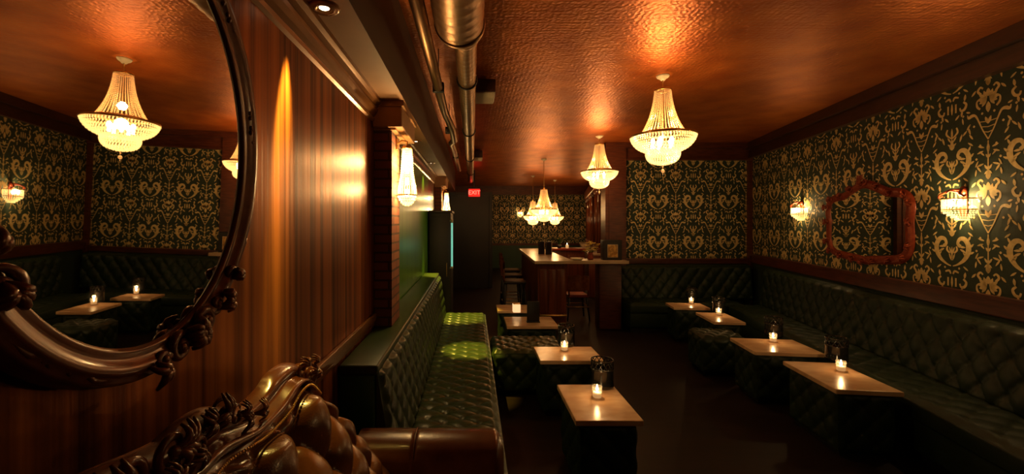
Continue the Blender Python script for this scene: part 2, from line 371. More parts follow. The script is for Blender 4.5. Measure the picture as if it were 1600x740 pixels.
# soffit on the left
b = MB(); b.box((XL,YB,2.5),(-.445,2.75,ZC),1); b.add([(XL,YB,2.499),(-.445,YB,2.499),(-.445,2.75,2.499),(XL,2.75,2.499)], [(0,3,2,1)])
b.box((XL,2.75,2.5),(-.445,10.8,ZC),1); b.add([(XL,2.75,2.499),(-.447,2.75,2.499),(-.447,10.8,2.499),(XL,10.8,2.499)], [(0,3,2,1)])
o = b.build('ceiling_soffit', [M['plaster'], M['fascia']]); struct(o)
# crown moulding under soffit, left wall
def crown(y0, y1):
    q = MB()
    prof = [(0,2.36),(.012,2.37),(.016,2.385),(.010,2.395),(.022,2.41),(.034,2.43),(.038,2.445),(.030,2.452),(.046,2.47),(.062,2.482),(.066,2.499),(0,2.499)]
    n = len(prof)
    q.add([(XL+x,y0,z) for x,z in prof]+[(XL+x,y1,z) for x,z in prof], [(i,i+1,n+i+1,n+i) for i in range(n-1)]+[list(range(n)),list(range(n,2*n))[::-1]])
    return q
struct(crown(YB,2.75).build('trim_8', M['moulding'])); struct(crown(3.4,7.1).build('trim_9', M['moulding']))
q = MB(); q.rbox((XL,YB,1.05),(XL+.022,2.78,1.10),.006); q.rbox((XL,YB,1.02),(XL+.012,2.78,1.05),.004); struct(q.build('trim_10', M['moulding']))

# ---------------------------------------------------------------- brick pillars with corbel
def pillar(y0, label, cat='pillar', z0=1.0):
    t = thing('brick_pillar', label, cat, (XL, y0, z0), 0, 'brick pillars on the panelled wall')
    q = MB(); q.box((0,0,0),(.12,.29,1.33)); q.build('brick_shaft', M['brick'], t)
    q = MB(); q.rbox((0,-.04,1.33),(.195,.57,1.47),.008,2,False); q.box((0,-.055,1.465),(.208,.585,1.499)); q.rbox((0,-.015,1.315),(.15,.50,1.335),.004,2,False)
    q.build('corbel', M['darkwood'] if 0 else mat('corbel_wood', (.45,.23,.09), .4, c2=(.55,.28,.12), nscale=(6,6,6)), t)
    return t
pillar(2.79, 'red brick pillar with a box corbel rising from the green banquette ledge')
pillar(7.3, 'distant red brick pillar above the black cabinet')

# ---------------------------------------------------------------- chandelier
def make_chandelier():
    t = thing('crystal_chandelier', '', 'chandelier', (0,0,ZC), 0, 'crystal chandeliers')
    q = MB(); q.lathe([(0,-.045),(.02,-.045),(.025,-.035),(.05,-.02),(.058,-.005),(.058,0),(0,0)], 20); q.build('ceiling_cap', M['white'], t)
    q = MB(); q.tube([(0,0,-.04),(0,0,-.14)], .006, 8); q.build('rod', M['brass'], t)
    body = bpy.data.objects.new('crystal_body', None); 
    # rings
    q = MB()
    for r, z in ((.069,-.135),(.187,-.53),(.28,-.555)):
        q.surf(36, 8, lambda u, v, r=r, z=z: ((r+.006*math.cos(2*PI*v))*math.cos(2*PI*u), (r+.006*math.cos(2*PI*v))*math.sin(2*PI*u), z+.010*math.sin(2*PI*v)), True, True)
    for k in range(6):
        a = k*PI/3; q.tube([(.187*math.cos(a),.187*math.sin(a),-.53),(.28*math.cos(a),.28*math.sin(a),-.555)], .004, 5)
    q.tube([(0,0,-.13),(0,0,-.60)], .006, 6)
    for k in range(4):
        a = k*PI/2; q.tube([(0,0,-.137),(.069*math.cos(a),.069*math.sin(a),-.135)], .003, 5)
    q.build('brass_frame', M['brass'], t)
    # tent of bead strands
    prof = catmull([(.069,-.14),(.078,-.22),(.095,-.31),(.122,-.40),(.155,-.475),(.187,-.53)], 6)
    q = MB(); NS = 34
    pl = [0]
    for i in range(1, len(prof)): pl.append(pl[-1]+math.dist(prof[i], prof[i-1]))
    nb = 27
    for k in range(NS):
        a = 2*PI*k/NS
        for i in range(nb):
            s_ = pl[-1]*i/(nb-1); j = max(j_ for j_ in range(len(pl)) if pl[j_] <= s_+1e-9); j = min(j, len(pl)-2)
            f = (s_-pl[j])/(pl[j+1]-pl[j]); r = prof[j][0]+(prof[j+1][0]-prof[j][0])*f; z = prof[j][1]+(prof[j+1][1]-prof[j][1])*f
            q.octa((r*math.cos(a), r*math.sin(a), z), .0055+.003*i/nb, .0085)
    o = q.build('bead_tent', M['crystal'], t); o['kind'] = 'stuff'
    # bowl and lower tier: rings of hanging prisms
    q = MB()
    bowl = catmull([(.275,-.565),(.262,-.60),(.232,-.64),(.19,-.67),(.145,-.69)], 2)
    for i, (r, z) in enumerate(bowl):
        n = int(max(24, 2*PI*r/.024))
        for k in range(n):
            a = 2*PI*(k+.5*(i%2))/n; q.octa((r*math.cos(a), r*math.sin(a), z), .0095, .014)
    o = q.build('crystal_bowl', M['crystalb'], t); o['kind'] = 'stuff'
    q = MB()
    tier = catmull([(.141,-.695),(.143,-.72),(.136,-.75),(.115,-.78),(.075,-.80),(.03,-.81)], 2)
    for i, (r, z) in enumerate(tier):
        n = int(max(8, 2*PI*r/.022))
        for k in range(n):
            a = 2*PI*(k+.5*(i%2))/n; q.octa((r*math.cos(a), r*math.sin(a), z), .009, .013)
    o = q.build('crystal_lower_tier', M['crystalb'], t); o['kind'] = 'stuff'
    q = MB(); q.octa((0,0,-.835), .006, .02); q.ball((0,0,-.872), .017, 8, 6); q.octa((0,0,-.90), .005, .014); q.build('pendant_drop', M['crystal'], t)
    for k in range(5):
        a = 2*PI*k/5+.3; q = MB(); q.ball((.085*math.cos(a), .085*math.sin(a), -.60), (.018,.018,.030), 10, 8); q.tube([(.085*math.cos(a), .085*math.sin(a), -.63),(.085*math.cos(a), .085*math.sin(a), -.66)], .012, 8)
        q.build('bulb', M['bulb'], t)
    light('POINT', (0,0,-.58), P_BOWL, WARM, .05, t)
    light('POINT', (0,0,-.42), P_TENT, WARM, .035, t)
    return t
ch = make_chandelier()
SP = [(1.74,3.8,0,'large crystal chandelier with beaded tent nearest over the lounge tables'),
      (1.97,6.45,0,'crystal chandelier hung beside the dark post at the end of the lounge'),
      (1.515,8.8,.51,'crystal chandelier on a long rod directly above the bar counter'),
      (1.75,12.0,.60,'crystal chandelier on a long rod, left of the three over the bar'),
      (2.62,13.2,.60,'crystal chandelier on a long rod, right of the three over the bar')]
for i, (x, y, dr, lb) in enumerate(SP):
    t = ch if i == 0 else copy_tree(ch)
    t.location = (x, y, ZC); t['label'] = lb
    if dr:
        for c in t.children:
            nm = c.name.split('.')[0]
            if nm == 'rod':
                q = MB(); q.tube([(0,0,-.04),(0,0,-.14-dr)], .006, 8); q.ball((0,0,-.10-dr), .022, 10, 8); r_ = q.build('rod', M['brass'], t)
                bpy.data.objects.remove(c)
            elif nm != 'ceiling_cap': c.location.z -= dr

# ---------------------------------------------------------------- crystal wall sconces
def sconce(loc, rz, label, group='crystal wall sconces', power=P_SCONCE, sc_=1.0):
    """local +X points out of the wall"""
    t = thing('wall_sconce', label, 'wall lamp', loc, rz, group); t.scale = (sc_,)*3
    q = MB(); q.rbox((0,-.03,-.09),(.012,.03,.12),.005); q.ball((.012,0,.12),(.014,.035,.035),10,8); q.tube([(.01,0,.05),(.05,0,.11),(.10,0,.12),(.12,0,.10)], .007, 8)
    for s in (-1,1):
        q.tube([(.02,0,.13),(.06,s*.05,.125),(.10,s*.09,.09),(.09,s*.115,.07),(.07,s*.10,.08)], [.010,.009,.008,.007,.006], 8)
    q.build('bronze_bracket', M['redframe'], t)
    q = MB()
    for R, z in ((.115,.055),(.115,-.03)):
        q.tube([(.008+R*math.cos(a), R*math.sin(a), z) for a in [(-.5+i/16)*PI for i in range(17)]], .005, 6)
    q.build('brass_rim', M['brass'], t)
    q = MB()
    for i in range(19):
        a = (-.5+i/18)*PI
        for j in range(8):
            z = .045-.012*j; R = .115; q.octa((.008+R*math.cos(a), R*math.sin(a), z), .0075, .0075)
        for j in range(4):
            R = .105-.02*j; q.octa((.008+R*math.cos(a), R*math.sin(a), -.055-.018*j), .0075, .010)
    o = q.build('crystal_basket', M['crystalb'], t); o['kind'] = 'stuff'
    for s in (-1,1):
        q = MB(); q.ball((.06,s*.04,.02),(.014,.014,.028),10,8); q.build('bulb', M['bulb'], t)
    light('POINT', (.065,0,.03), power, GOLDL, .03, t)
    return t
ang_r = PI-.2268
for y, z, lb, pw in ((3.28,1.83,'crystal wall sconce on the damask wall to the right of the red framed mirror',P_SCONCE),
                 (5.55,1.84,'crystal wall sconce on the damask wall between the corner and the red mirror',P_SCONCE*.8),
                 (1.0,1.83,'crystal wall sconce on the damask wall furthest from the corner of the room',P_SCONCE)):
    sconce((xr(y)-.001*nx, y-.001*ny, z), ang_r, lb, power=pw)
sconce((1.78, YF-.002, 2.02), -PI/2, 'small glowing wall sconce on the far damask wall beyond the bar', power=3)

# hanging crystal lamp on the brick pillars
def pillar_lamp(y, label, power):
    t = thing('hanging_crystal_lamp', label, 'wall lamp', (XL+.12, y, 1.83), 0, 'hanging crystal lamps on brick pillars')
    q = MB(); q.rbox((0,-.02,.38),(.012,.02,.46),.004); q.tube([(.005,0,.42),(.04,0,.45),(.078,0,.44),(.078,0,.41)], .006, 8); q.lathe([(0,.41),(.030,.41),(.034,.40),(.034,.39),(0,.39)], 16, (.078,0,0)); q.build('bracket', M['brass'], t)
    q = MB()
    prof = catmull([(.032,.385),(.037,.30),(.046,.20),(.060,.12),(.066,.07)], 4)
    for k in range(22):
        a = 2*PI*k/22
        for i in range(26):
            f = i/25*(len(prof)-1); j = min(int(f), len(prof)-2); g = f-j
            r = prof[j][0]*(1-g)+prof[j+1][0]*g; z = prof[j][1]*(1-g)+prof[j+1][1]*g
            q.octa((.078+r*math.cos(a), r*math.sin(a), z), .0055, .0075)
    for i, (r, z) in enumerate(((.062,.05),(.054,.03),(.043,.012),(.030,0),(.014,-.008))):
        n = max(6, int(2*PI*r/.015))
        for k in range(n): q.octa((.078+r*math.cos(2*PI*k/n), r*math.sin(2*PI*k/n), z), .007, .010)
    o = q.build('crystal_basket', M['crystalb'], t); o['kind'] = 'stuff'
    q = MB(); q.surf(28, 6, lambda u, v: (.078+(.067+.004*math.cos(2*PI*v))*math.cos(2*PI*u), (.067+.004*math.cos(2*PI*v))*math.sin(2*PI*u), .062+.006*math.sin(2*PI*v)), True, True); q.build('brass_rim', M['brass'], t)
    for z in (.08,.16,.24):
        q = MB(); q.ball((.078,0,z),(.016,.016,.028),10,8); q.build('bulb', M['bulb'], t)
    light('POINT', (.078,0,.09), power*.6, GOLDL, .03, t); light('POINT', (.078,0,.30), power*.45, GOLDL, .02, t)
pillar_lamp(2.95, 'bright hanging crystal lamp on the nearer brick pillar', P_PILLAR)
pillar_lamp(7.45, 'small bright crystal lamp on the distant brick pillar', P_PILLAR*.5)

# ---------------------------------------------------------------- recessed downlights
def downlight(x, y, label):
    t = thing('recessed_downlight', label, 'ceiling light', (x, y, 2.499), 0, 'recessed downlights in the soffit')
    q = MB(); q.lathe([(.058,0),(.058,-.004),(.046,-.009),(.040,-.006),(.036,-.010),(.028,-.008),(.024,.0),(.02,-.002)], 28); q.build('trim_ring', M['moulding'], t)
    q = MB(); q.lathe([(0,-.004),(.016,-.004),(.019,-.002)], 20); q.build('lens', M['led'], t)
downlight(-.552, 1.55, 'recessed downlight with ringed trim above the wood panelled wall')
downlight(-.555, 4.1, 'recessed downlight in the soffit just past the near pillar')
downlight(-.555, 5.6, 'recessed downlight in the soffit further along toward the black cabinet')
light('SPOT', (-.585,1.50,2.47), P_DOWN_WALL*18, YEL, .012, None, (-.66,1.462,2.08), 19, .9, 'downlight_beam')
light('SPOT', (-.53,1.62,2.47), P_DOWN_WALL*1.3, (1, .64, .12), .012, None, (-.47,1.30,1.1), 40, .7, 'downlight_beam')
light('SPOT', (-.53,4.1,2.47), P_DOWN_BENCH, (1, .68, .07), .012, None, (-.02,4.05,.45), 17, .6, 'downlight_beam')
light('SPOT', (-.53,5.6,2.47), P_DOWN_BENCH*1.2, (1, .68, .07), .012, None, (-.20,5.62,.45), 34, .6, 'downlight_beam')
light('SPOT', (-.56,4.1,2.47), 22, YEL, .012, None, (-.70,4.2,1.3), 60, .8, 'downlight_beam')
light('SPOT', (-.56,5.6,2.47), 22, YEL, .012, None, (-.70,5.5,1.3), 60, .8, 'downlight_beam')

# ---------------------------------------------------------------- ducts and ceiling boxes
t = thing('spiral_duct', 'large spiral metal air duct running along the ceiling, stepping down to a thinner pipe', 'duct', (-.07, 2.2, 2.76))
q = MB(); q.surf(40, 260, lambda u, v: ((.128+.0035*max(0, math.cos(2*PI*(v*44+u)))**6)*math.cos(2*PI*u), -3.6+3.6*v, (.128+.0035*max(0, math.cos(2*PI*(v*44+u)))**6)*math.sin(2*PI*u)), closeu=True, flip=True); q.build('wide_duct', M['duct'], t)
q = MB(); q.lathe([(.128,0),(.134,.0),(.134,.03),(.128,.04),(.085,.13),(.074,.15),(.078,.16),(.078,.19),(.07,.19)], 36)
q.v = [(x+.03*min(1,z/.15), z, y) for x, y, z in q.v]; q.build('reducer', M['duct'], t)
q = MB(); q.surf(28, 700, lambda u, v: (.03+(.066+.0030*max(0, math.cos(2*PI*(v*120+u)))**6)*math.cos(2*PI*u), .15+8.2*v, (.066+.0030*max(0, math.cos(2*PI*(v*120+u)))**6)*math.sin(2*PI*u)), closeu=True, flip=True); q.build('narrow_duct', M['duct'], t)
for y in (.9,2.6,4.6,6.6):
    q = MB(); q.tube([(.03+.072*math.cos(a), y, .072*math.sin(a)) for a in [2*PI*i/20 for i in range(21)]], .007, 6); q.tube([(.03,y,.07),(.03,y,.279)], .004, 6); q.build('hanger_strap', M['black'], t)
t = thing('conduit_pipe', 'thin brown side pipe with bent end beside the spiral duct', 'pipe', (-.262, 2.3, 2.74))
q = MB(); q.tube([(0,-3.2,0),(0,1.6,0),(.02,1.9,-.01),(.05,2.1,-.06),(.05,2.6,-.08),(.0,2.9,-.05),(0,3.6,0),(0,6,0)], .036, 14); q.build('pipe', M['duct'], t)
for y in (-.6,.9,2.4,4.2):
    q = MB(); q.rbox((-.045,y,-.04),(.045,y+.03,.04),.01); q.tube([(0,y+.015,.03),(0,y+.015,.299)], .004, 6); q.build('bracket', M['black'], t)
def ceil_box(x, y, w_, l_, h_, label):
    t = thing('ceiling_speaker', label, 'speaker', (x, y, ZC-h_), 0, 'speaker boxes under the copper ceiling')
    q = MB(); q.rbox((-w_/2,0,.012),(w_/2,l_,h_-.03),.008); q.box((-.02,l_*.3,h_-.03),(.02,l_*.7,h_)); q.build('cabinet', M['crownwood'], t)
    q = MB(); q.rbox((-w_/2+.008,.008,0),(w_/2-.008,l_-.008,.014),.004); q.build('grille', M['paper'], t)
ceil_box(.115, 3.8, .20, .36, .16, 'boxy ceiling speaker beside the spiral duct, nearer of the two')
ceil_box(.09, 7.6, .20, .40, .17, 'boxy ceiling speaker beside the duct, further of the two')

# ---------------------------------------------------------------- tufted furniture helpers
def tufted_panel(q, nu, nv, O, eu, ev, en, lu, lv, w_, h_, dep, edge=.03, roll=.03, uo=0, vo=0, cell=True):
    O, eu, ev, en = map(Vector, (O, eu, ev, en))
    def fn(a, c):
        u = a*lu; v = c*lv
        e = min(smooth_in(u, edge), smooth_in(lu-u, edge), smooth_in(v, edge), smooth_in(lv-v, edge))
        return O+eu*u+ev*v+en*(roll*e+dep*tuft(u+uo, v+vo, w_, h_)*e)
    q.surf(nu, nv, fn, flip=(eu.cross(ev).dot(en) < 0))

# left banquette --------------------------------------------------
t = thing('green_banquette', 'long green leather tufted banquette with high back under the brick pillar', 'banquette', (XL, 2.04, 0))
LB = 3.72
q = MB(); q.rbox((0,0,.10),(.185,LB,.955),.012); q.build('back_frame', mat('lit_green_leather', (.010, .085, .024), .4, c2=(.012, .10, .03), nscale=(14, 14, 14)), t)  # smooth leather, colour lightened in place of fill light on the bench end
q = MB(); q.rbox((.0,-.008,.945),(.20,LB+.005,1.0),.018,4); q.build('top_ledge', M['green'], t)
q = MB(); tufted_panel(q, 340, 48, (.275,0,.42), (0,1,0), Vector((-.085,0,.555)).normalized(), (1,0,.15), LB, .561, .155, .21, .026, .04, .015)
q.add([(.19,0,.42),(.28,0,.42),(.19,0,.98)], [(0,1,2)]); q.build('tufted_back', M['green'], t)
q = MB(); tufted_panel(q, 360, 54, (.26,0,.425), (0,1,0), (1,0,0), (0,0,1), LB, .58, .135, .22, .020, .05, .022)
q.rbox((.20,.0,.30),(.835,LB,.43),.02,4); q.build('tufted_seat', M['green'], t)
q = MB(); q.rbox((.02,.02,.08),(.80,LB-.02,.31),.012); q.build('seat_front', M['green'], t)
q = MB(); q.box((.03,.05,0),(.76,LB-.05,.085)); q.build('plinth', M['black'], t)

# right banquette, along the slanting wall ------------------------
rz = -.2268   # local +Y runs along the wall, +X into the wall
y0 = .6; Lr = (YM-.72-.17-y0)/.974
t = thing('green_banquette', 'long dark green tufted banquette along the damask wall on the right', 'banquette', (xr(y0), y0, 0), rz, 'dark green banquettes of the corner seating')
q = MB(); q.rbox((-.12,0,.08),(-.02,Lr+.10,.99),.02,3); q.build('back_frame', M['greendark'], t)
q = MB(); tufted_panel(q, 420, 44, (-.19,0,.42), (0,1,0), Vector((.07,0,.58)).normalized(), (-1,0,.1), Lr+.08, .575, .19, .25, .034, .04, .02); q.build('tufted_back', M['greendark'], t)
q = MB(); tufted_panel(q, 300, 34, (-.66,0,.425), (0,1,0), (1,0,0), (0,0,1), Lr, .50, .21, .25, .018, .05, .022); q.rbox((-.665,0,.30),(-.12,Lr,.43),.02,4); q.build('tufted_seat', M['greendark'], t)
q = MB(); q.rbox((-.645,.01,.08),(-.10,Lr-.01,.31),.012); q.build('seat_front', M['greendark'], t)
q = MB(); q.box((-.60,.03,0),(-.08,Lr-.05,.085)); q.build('plinth', M['black'], t)
# back banquette --------------------------------------------------
t = thing('green_banquette', 'dark green tufted banquette below the framed damask panel at the back of the lounge', 'banquette', (2.42, YM, 0), 0, 'dark green banquettes of the corner seating')
Lk = 2.20
q = MB(); q.rbox((.19,-.18,.08),(Lk,-.06,.99),.02,3); q.build('back_frame', M['greendark'], t)
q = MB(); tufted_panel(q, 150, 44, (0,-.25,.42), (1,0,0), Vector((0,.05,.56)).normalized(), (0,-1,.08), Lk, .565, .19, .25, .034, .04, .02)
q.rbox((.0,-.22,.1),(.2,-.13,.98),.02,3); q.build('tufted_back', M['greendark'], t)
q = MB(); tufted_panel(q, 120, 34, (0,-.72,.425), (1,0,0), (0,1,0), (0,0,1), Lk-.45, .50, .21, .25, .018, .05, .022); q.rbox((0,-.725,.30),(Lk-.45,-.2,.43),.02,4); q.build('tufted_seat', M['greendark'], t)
q = MB(); q.rbox((.01,-.70,.08),(Lk-.47,-.2,.31),.012); q.build('seat_front', M['greendark'], t)
q = MB(); q.box((.03,-.66,0),(Lk-.5,-.2,.085)); q.build('plinth', M['black'], t)

# cube tables -----------------------------------------------------
def tufted_cube(q, sx, sy, z0, z1, top=True, w_=.17, h_=.18, dep=.018):
    hx, hy = sx/2-.02, sy/2-.02
    q.rbox((-hx,-hy,z0),(hx,hy,z1-.004),.012)
    for (O, eu, en, L_) in (((-hx,-hy,z0),(1,0,0),(0,-1,0),2*hx),((hx,-hy,z0),(0,1,0),(1,0,0),2*hy),((hx,hy,z0),(-1,0,0),(0,1,0),2*hx),((-hx,hy,z0),(0,-1,0),(-1,0,0),2*hy)):
        tufted_panel(q, int(L_/.012), int((z1-z0)/.012), O, eu, (0,0,1), en, L_, z1-z0-.01, w_, h_, dep, .03, .004, L_/2, .03)
    if top: tufted_panel(q, int(2*hx/.012), int(2*hy/.012), (-hx,-hy,z1-.006), (1,0,0), (0,1,0), (0,0,1), 2*hx, 2*hy, .15, .17, .022, .03, .014, hx, hy)
def table(x, y, sx, sy, rz, label, zt=.5):
    t = thing('cube_table', label, 'table', (x, y, 0), rz, 'tufted cube cocktail tables')
    q = MB(); q.rbox((-sx/2,-sy/2,zt-.035),(sx/2,sy/2,zt),.005,2,False); q.build('stone_top', M['marble'], t)
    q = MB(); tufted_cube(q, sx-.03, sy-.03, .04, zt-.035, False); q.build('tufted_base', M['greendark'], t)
    q = MB(); q.box((-sx/2+.06,-sy/2+.06,0),(sx/2-.06,sy/2-.06,.045)); q.build('plinth', M['black'], t)
    return t
T7 = -math.radians(7)
TB = [(.833,2.80,.413,.565,0,'stone topped green cube table at the end of the middle row nearest the sofa'),
      (.87,3.815,.56,.41,0,'wide stone topped cube table of the middle row in front of the tufted ottoman'),
      (.70,5.05,.60,.48,0,'stone topped cube table holding a black menu stand'),
      (.62,5.85,.55,.42,0,'stone topped cube table with a white frosted candle in front of the bar'),
      (2.87,3.27,.44,.62,T7,'stone topped cube table of the right row nearest the viewer'),
      (2.95,4.06,.60,.47,T7,'wide stone topped cube table of the right row, second from the viewer'),
      (3.13,5.27,.36,.54,T7,'narrow stone topped cube table behind the right ottoman'),
      (3.11,6.02,.49,.36,T7,'small stone topped cube table close to the back banquette')]
for a in TB: table(*a)
def ottoman(x, y, sx, sy, rz, label):
    t = thing('tufted_ottoman', label, 'ottoman', (x, y, 0), rz, 'green tufted ottomans')
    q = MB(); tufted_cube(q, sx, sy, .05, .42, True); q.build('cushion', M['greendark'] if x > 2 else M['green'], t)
    for a, c in ((-1,-1),(1,-1),(1,1),(-1,1)):
        q = MB(); q.lathe([(0,0),(.016,0),(.022,.05),(0,.05)], 12, (a*(sx/2-.06), c*(sy/2-.06), 0)); q.build('leg', M['black'], t)
ottoman(.57, 4.36, .76, .60, 0, 'dark green tufted ottoman in the middle row between two cube tables')
ottoman(2.80, 4.77, .50, .44, T7, 'green tufted ottoman of the right row between two cube tables')

# candles and lanterns --------------------------------------------
def votive(x, y, label, zt=.5, power=P_CANDLE):
    t = thing('votive_candle', label, 'candle', (x, y, zt), 0, 'votive candles on the cube tables')
    q = MB(); q.lathe([(0,0),(.028,0),(.031,.004),(.034,.085),(.0325,.086),(.029,.012),(0,.010)], 24); q.build('glass_cup', M['glass'], t)
    q = MB(); q.lathe([(0,.011),(.028,.011),(.029,.045),(.012,.043),(0,.042)], 20); q.build('wax', M['wax'], t)
    q = MB(); q.lathe([(0,.050),(.006,.055),(.0085,.064),(.006,.078),(.002,.092),(0,.096)], 12); q.tube([(0,0,.042),(0,0,.052)],.001,5); q.build('flame', M['flame'], t)
    light('POINT', (0,0,.105), power, (1,.55,.2), .012, t)
def lantern(x, y, label, r=.082, h=.20, zt=.5):
    t = thing('candle_lantern', label, 'lantern', (x, y, zt), 0, 'black filigree lanterns on the cube tables')
    q = MB(); q.lathe([(0,0),(r*.92,0),(r,.012),(r,.03),(r*.97,.035),(r*.97,h*.62),(r,h*.64),(r,h*.68),(r*.95,h*.69),(r*.93,h*.68),(r*.93,.02),(0,.015)], 36); q.build('body', M['blackgloss'], t)
    q = MB(); n = 14
    for k in range(n):
        for sgn in (1,-1):
            q.tube([(r*.95*math.cos(2*PI*k/n+sgn*f*.45), r*.95*math.sin(2*PI*k/n+sgn*f*.45), h*.67+h*.30*f) for f in [i/6 for i in range(7)]], .0032, 5)
    q.build('filigree_band', M['blackgloss'], t)
    q = MB(); q.surf(36, 6, lambda u, v: ((r*.95+.005*math.cos(2*PI*v))*math.cos(2*PI*u), (r*.95+.005*math.cos(2*PI*v))*math.sin(2*PI*u), h*.98+.005*math.sin(2*PI*v)), True, True); q.build('rim', M['blackgloss'], t)
def px(x, y, drop=1.2):   # table-top pixel -> plan position
    Y = 650*drop/(y-347); return ((x-738)*Y/650, Y)
CN = [((933,622),(941,612),'the table nearest the sofa'), ((882,548),(885,544),'the wide middle table before the ottoman'),
      ((1314,580),(1307,569),'the nearest table of the right row'), ((1208,534),(1209,529),'the wide second table of the right row'),
      ((1123,492),(1123,490),'the narrow table behind the right ottoman'), ((1080,474),(1081,472),'the small table by the back banquette')]
for v, l_, lb in CN:
    x, y = px(*v); votive(x, y, 'lit glass votive candle on '+lb)
    x, y = px(*l_); r = .082 if v[1] > 500 else .075
    x *= (y+r+.02)/y; lantern(x, y+r+.02, 'black filigree lantern behind the votive on '+lb, r)
# menu stand and frosted candle
x, y = px(833,503); t = thing('menu_stand', 'black upright menu stand on the cube table ahead of the ottoman', 'menu', (x,y,.5))
q = MB(); q.rbox((-.075,-.006,.01),(.075,.006,.25),.003); q.build('board', M['black'], t)
q = MB(); q.rbox((-.08,-.03,0),(.08,.03,.012),.004); q.build('foot', M['black'], t)
x, y = px(807,487); t = thing('frosted_candle', 'pale frosted square candle glass glowing on the table before the bar', 'candle', (x,y,.5))
q = MB(); q.rbox((-.05,-.05,0),(.05,.05,.11),.008); q.build('frosted_glass', M['frost'], t)
q = MB(); q.rbox((-.045,-.045,.108),(.045,.045,.116),.003); q.build('rim', M['brass'], t)
light('POINT', (0,0,.2), .3, (1,.6,.25), .03, t)

# ---------------------------------------------------------------- bar
t = thing('bar_counter', 'brown wood bar counter with pale stone top running back from the lounge', 'bar', (.97, 6.45, 0))
q = MB(); q.prism([(0,0),(1.46,0),(1.46,.42),(.62,.42),(.66,3.1),(.09,3.1)], 1.055, 1.10); q.build('stone_top', M['bartop'], t)
q = MB(); q.prism([(.07,.15),(.52,.15),(.52,.45),(.56,3.0),(.15,3.0)], .0, 1.055)
for k in range(3): q.rbox((.10+.14*k,.135,.15),(.21+.14*k,.152,.95),.006)
q.build('panelled_base', M['barwood'], t)
q = MB(); q.rbox((1.05,.16,0),(1.40,.40,1.055),.006); q.build('end_post', M['darkwood'], t)
q = MB(); q.tube([(.08,.02,.25),(.5,.02,.25)], .018, 10); q.tube([(.1,.02,.25),(.1,.15,.25)], .01, 8); q.tube([(.48,.02,.25),(.48,.15,.25)], .01, 8); q.build('foot_rail', M['brass'], t)
t = thing('back_counter', 'red brown wooden counter crossing behind the bar', 'counter', (1.75, 9.5, 0))
q = MB(); q.rbox((0,0,1.05),(.86,.5,1.10),.008); q.build('counter_top', M['red'], t)
q = MB(); q.rbox((.03,.04,0),(.83,.48,1.05),.006); q.rbox((.08,.02,.15),(.40,.045,.95),.005); q.rbox((.45,.02,.15),(.78,.045,.95),.005); q.build('panelled_base', M['barwood'], t)
# bar stools
def stool(x, y, rz, label, m, seat=.74):
    t = thing('bar_stool', label, 'stool', (x, y, 0), rz, 'bar stools around the counter')
    q = MB(); q.rbox((-.18,-.18,seat-.05),(.18,.18,seat),.02,4); q.build('seat', m, t)
    q = MB(); q.surf(14, 8, lambda u, v: (-.17-.03*math.sin(PI*u), -.18+.36*u, seat+.08+.24*v+.02*math.sin(PI*u)*v)); q.surf(14, 8, lambda u, v: (-.20-.03*math.sin(PI*u), -.18+.36*u, seat+.08+.24*v+.02*math.sin(PI*u)*v), flip=True)
    q.tube([(-.18,-.16,seat-.02),(-.185,-.17,seat+.2)], .012, 8); q.tube([(-.18,.16,seat-.02),(-.185,.17,seat+.2)], .012, 8); q.build('backrest', M['carved'], t)
    for a, c in ((-1,-1),(1,-1),(1,1),(-1,1)):
        q = MB(); q.tube([(a*.15,c*.15,seat-.04),(a*.19,c*.19,0)], [.018,.012], 8); q.build('leg', M['black'], t)
    q = MB()
    for a, c, e, f in ((-1,-1,1,-1),(1,-1,1,1),(1,1,-1,1),(-1,1,-1,-1)): q.tube([(a*.178,c*.178,.24),(e*.178,f*.178,.24)], .008, 6)
    q.build('foot_ring', M['brass'], t)
stool(.70, 6.95, 0, 'dark bar stool at the near left corner of the counter', M['black'])
stool(.74, 7.75, 0, 'dark bar stool on the left side of the counter, behind the corner stool', M['black'])
stool(.78, 8.55, 0, 'dark bar stool on the left side of the counter, furthest from the lounge', M['black'])
stool(1.83, 7.35, PI/2, 'low stool with a red seat in the gap under the bar return', M['red'], .45)
# menus on the counter
for x, y, a, lb in ((1.30,7.85,.5,'upright menu holder on the bar counter, left of the pair'), (1.42,7.75,.5,'upright menu holder on the bar counter, right of the pair')):
    t = thing('menu_holder', lb, 'menu', (x,y,1.10), a, 'menu holders on the bar')
    q = MB(); q.rbox((-.06,-.015,0),(.06,.015,.24),.003); q.build('cover', M['black'], t)
    q = MB(); q.rbox((.058,-.018,.0),(.068,.018,.245),.003); q.build('edge_strip', M['paper'], t)
t = thing('potted_plant', 'small dark potted plant on the counter behind the bar', 'plant', (2.03,9.7,1.10))
q = MB(); q.lathe([(0,0),(.04,0),(.055,.07),(.05,.07),(0,.065)], 16); q.build('pot', M['black'], t)
q = MB()
for k in range(40):
    a = random.uniform(0,2*PI); l_ = random.uniform(.06,.16); h_ = random.uniform(.08,.18)
    p1 = Vector((.4*l_*math.cos(a), .4*l_*math.sin(a), .07+h_*.7)); p2 = Vector((l_*math.cos(a), l_*math.sin(a), .07+h_))
    sd = Vector((-math.sin(a), math.cos(a), 0))*.016
    q.add([(0,0,.06), p1+sd, p2, p1-sd], [(0,1,2,3)])
q.build('foliage', M['leafg'], t)
t = thing('pillar_candle', 'small white lit candle beside the plant on the rear counter', 'candle', (2.20,9.65,1.10))
q = MB(); q.lathe([(0,0),(.035,0),(.035,.08),(0,.078)], 16); q.build('wax', M['wax'], t)
q = MB(); q.lathe([(0,.08),(.006,.09),(.002,.115),(0,.118)], 8); q.build('flame', M['flame'], t)
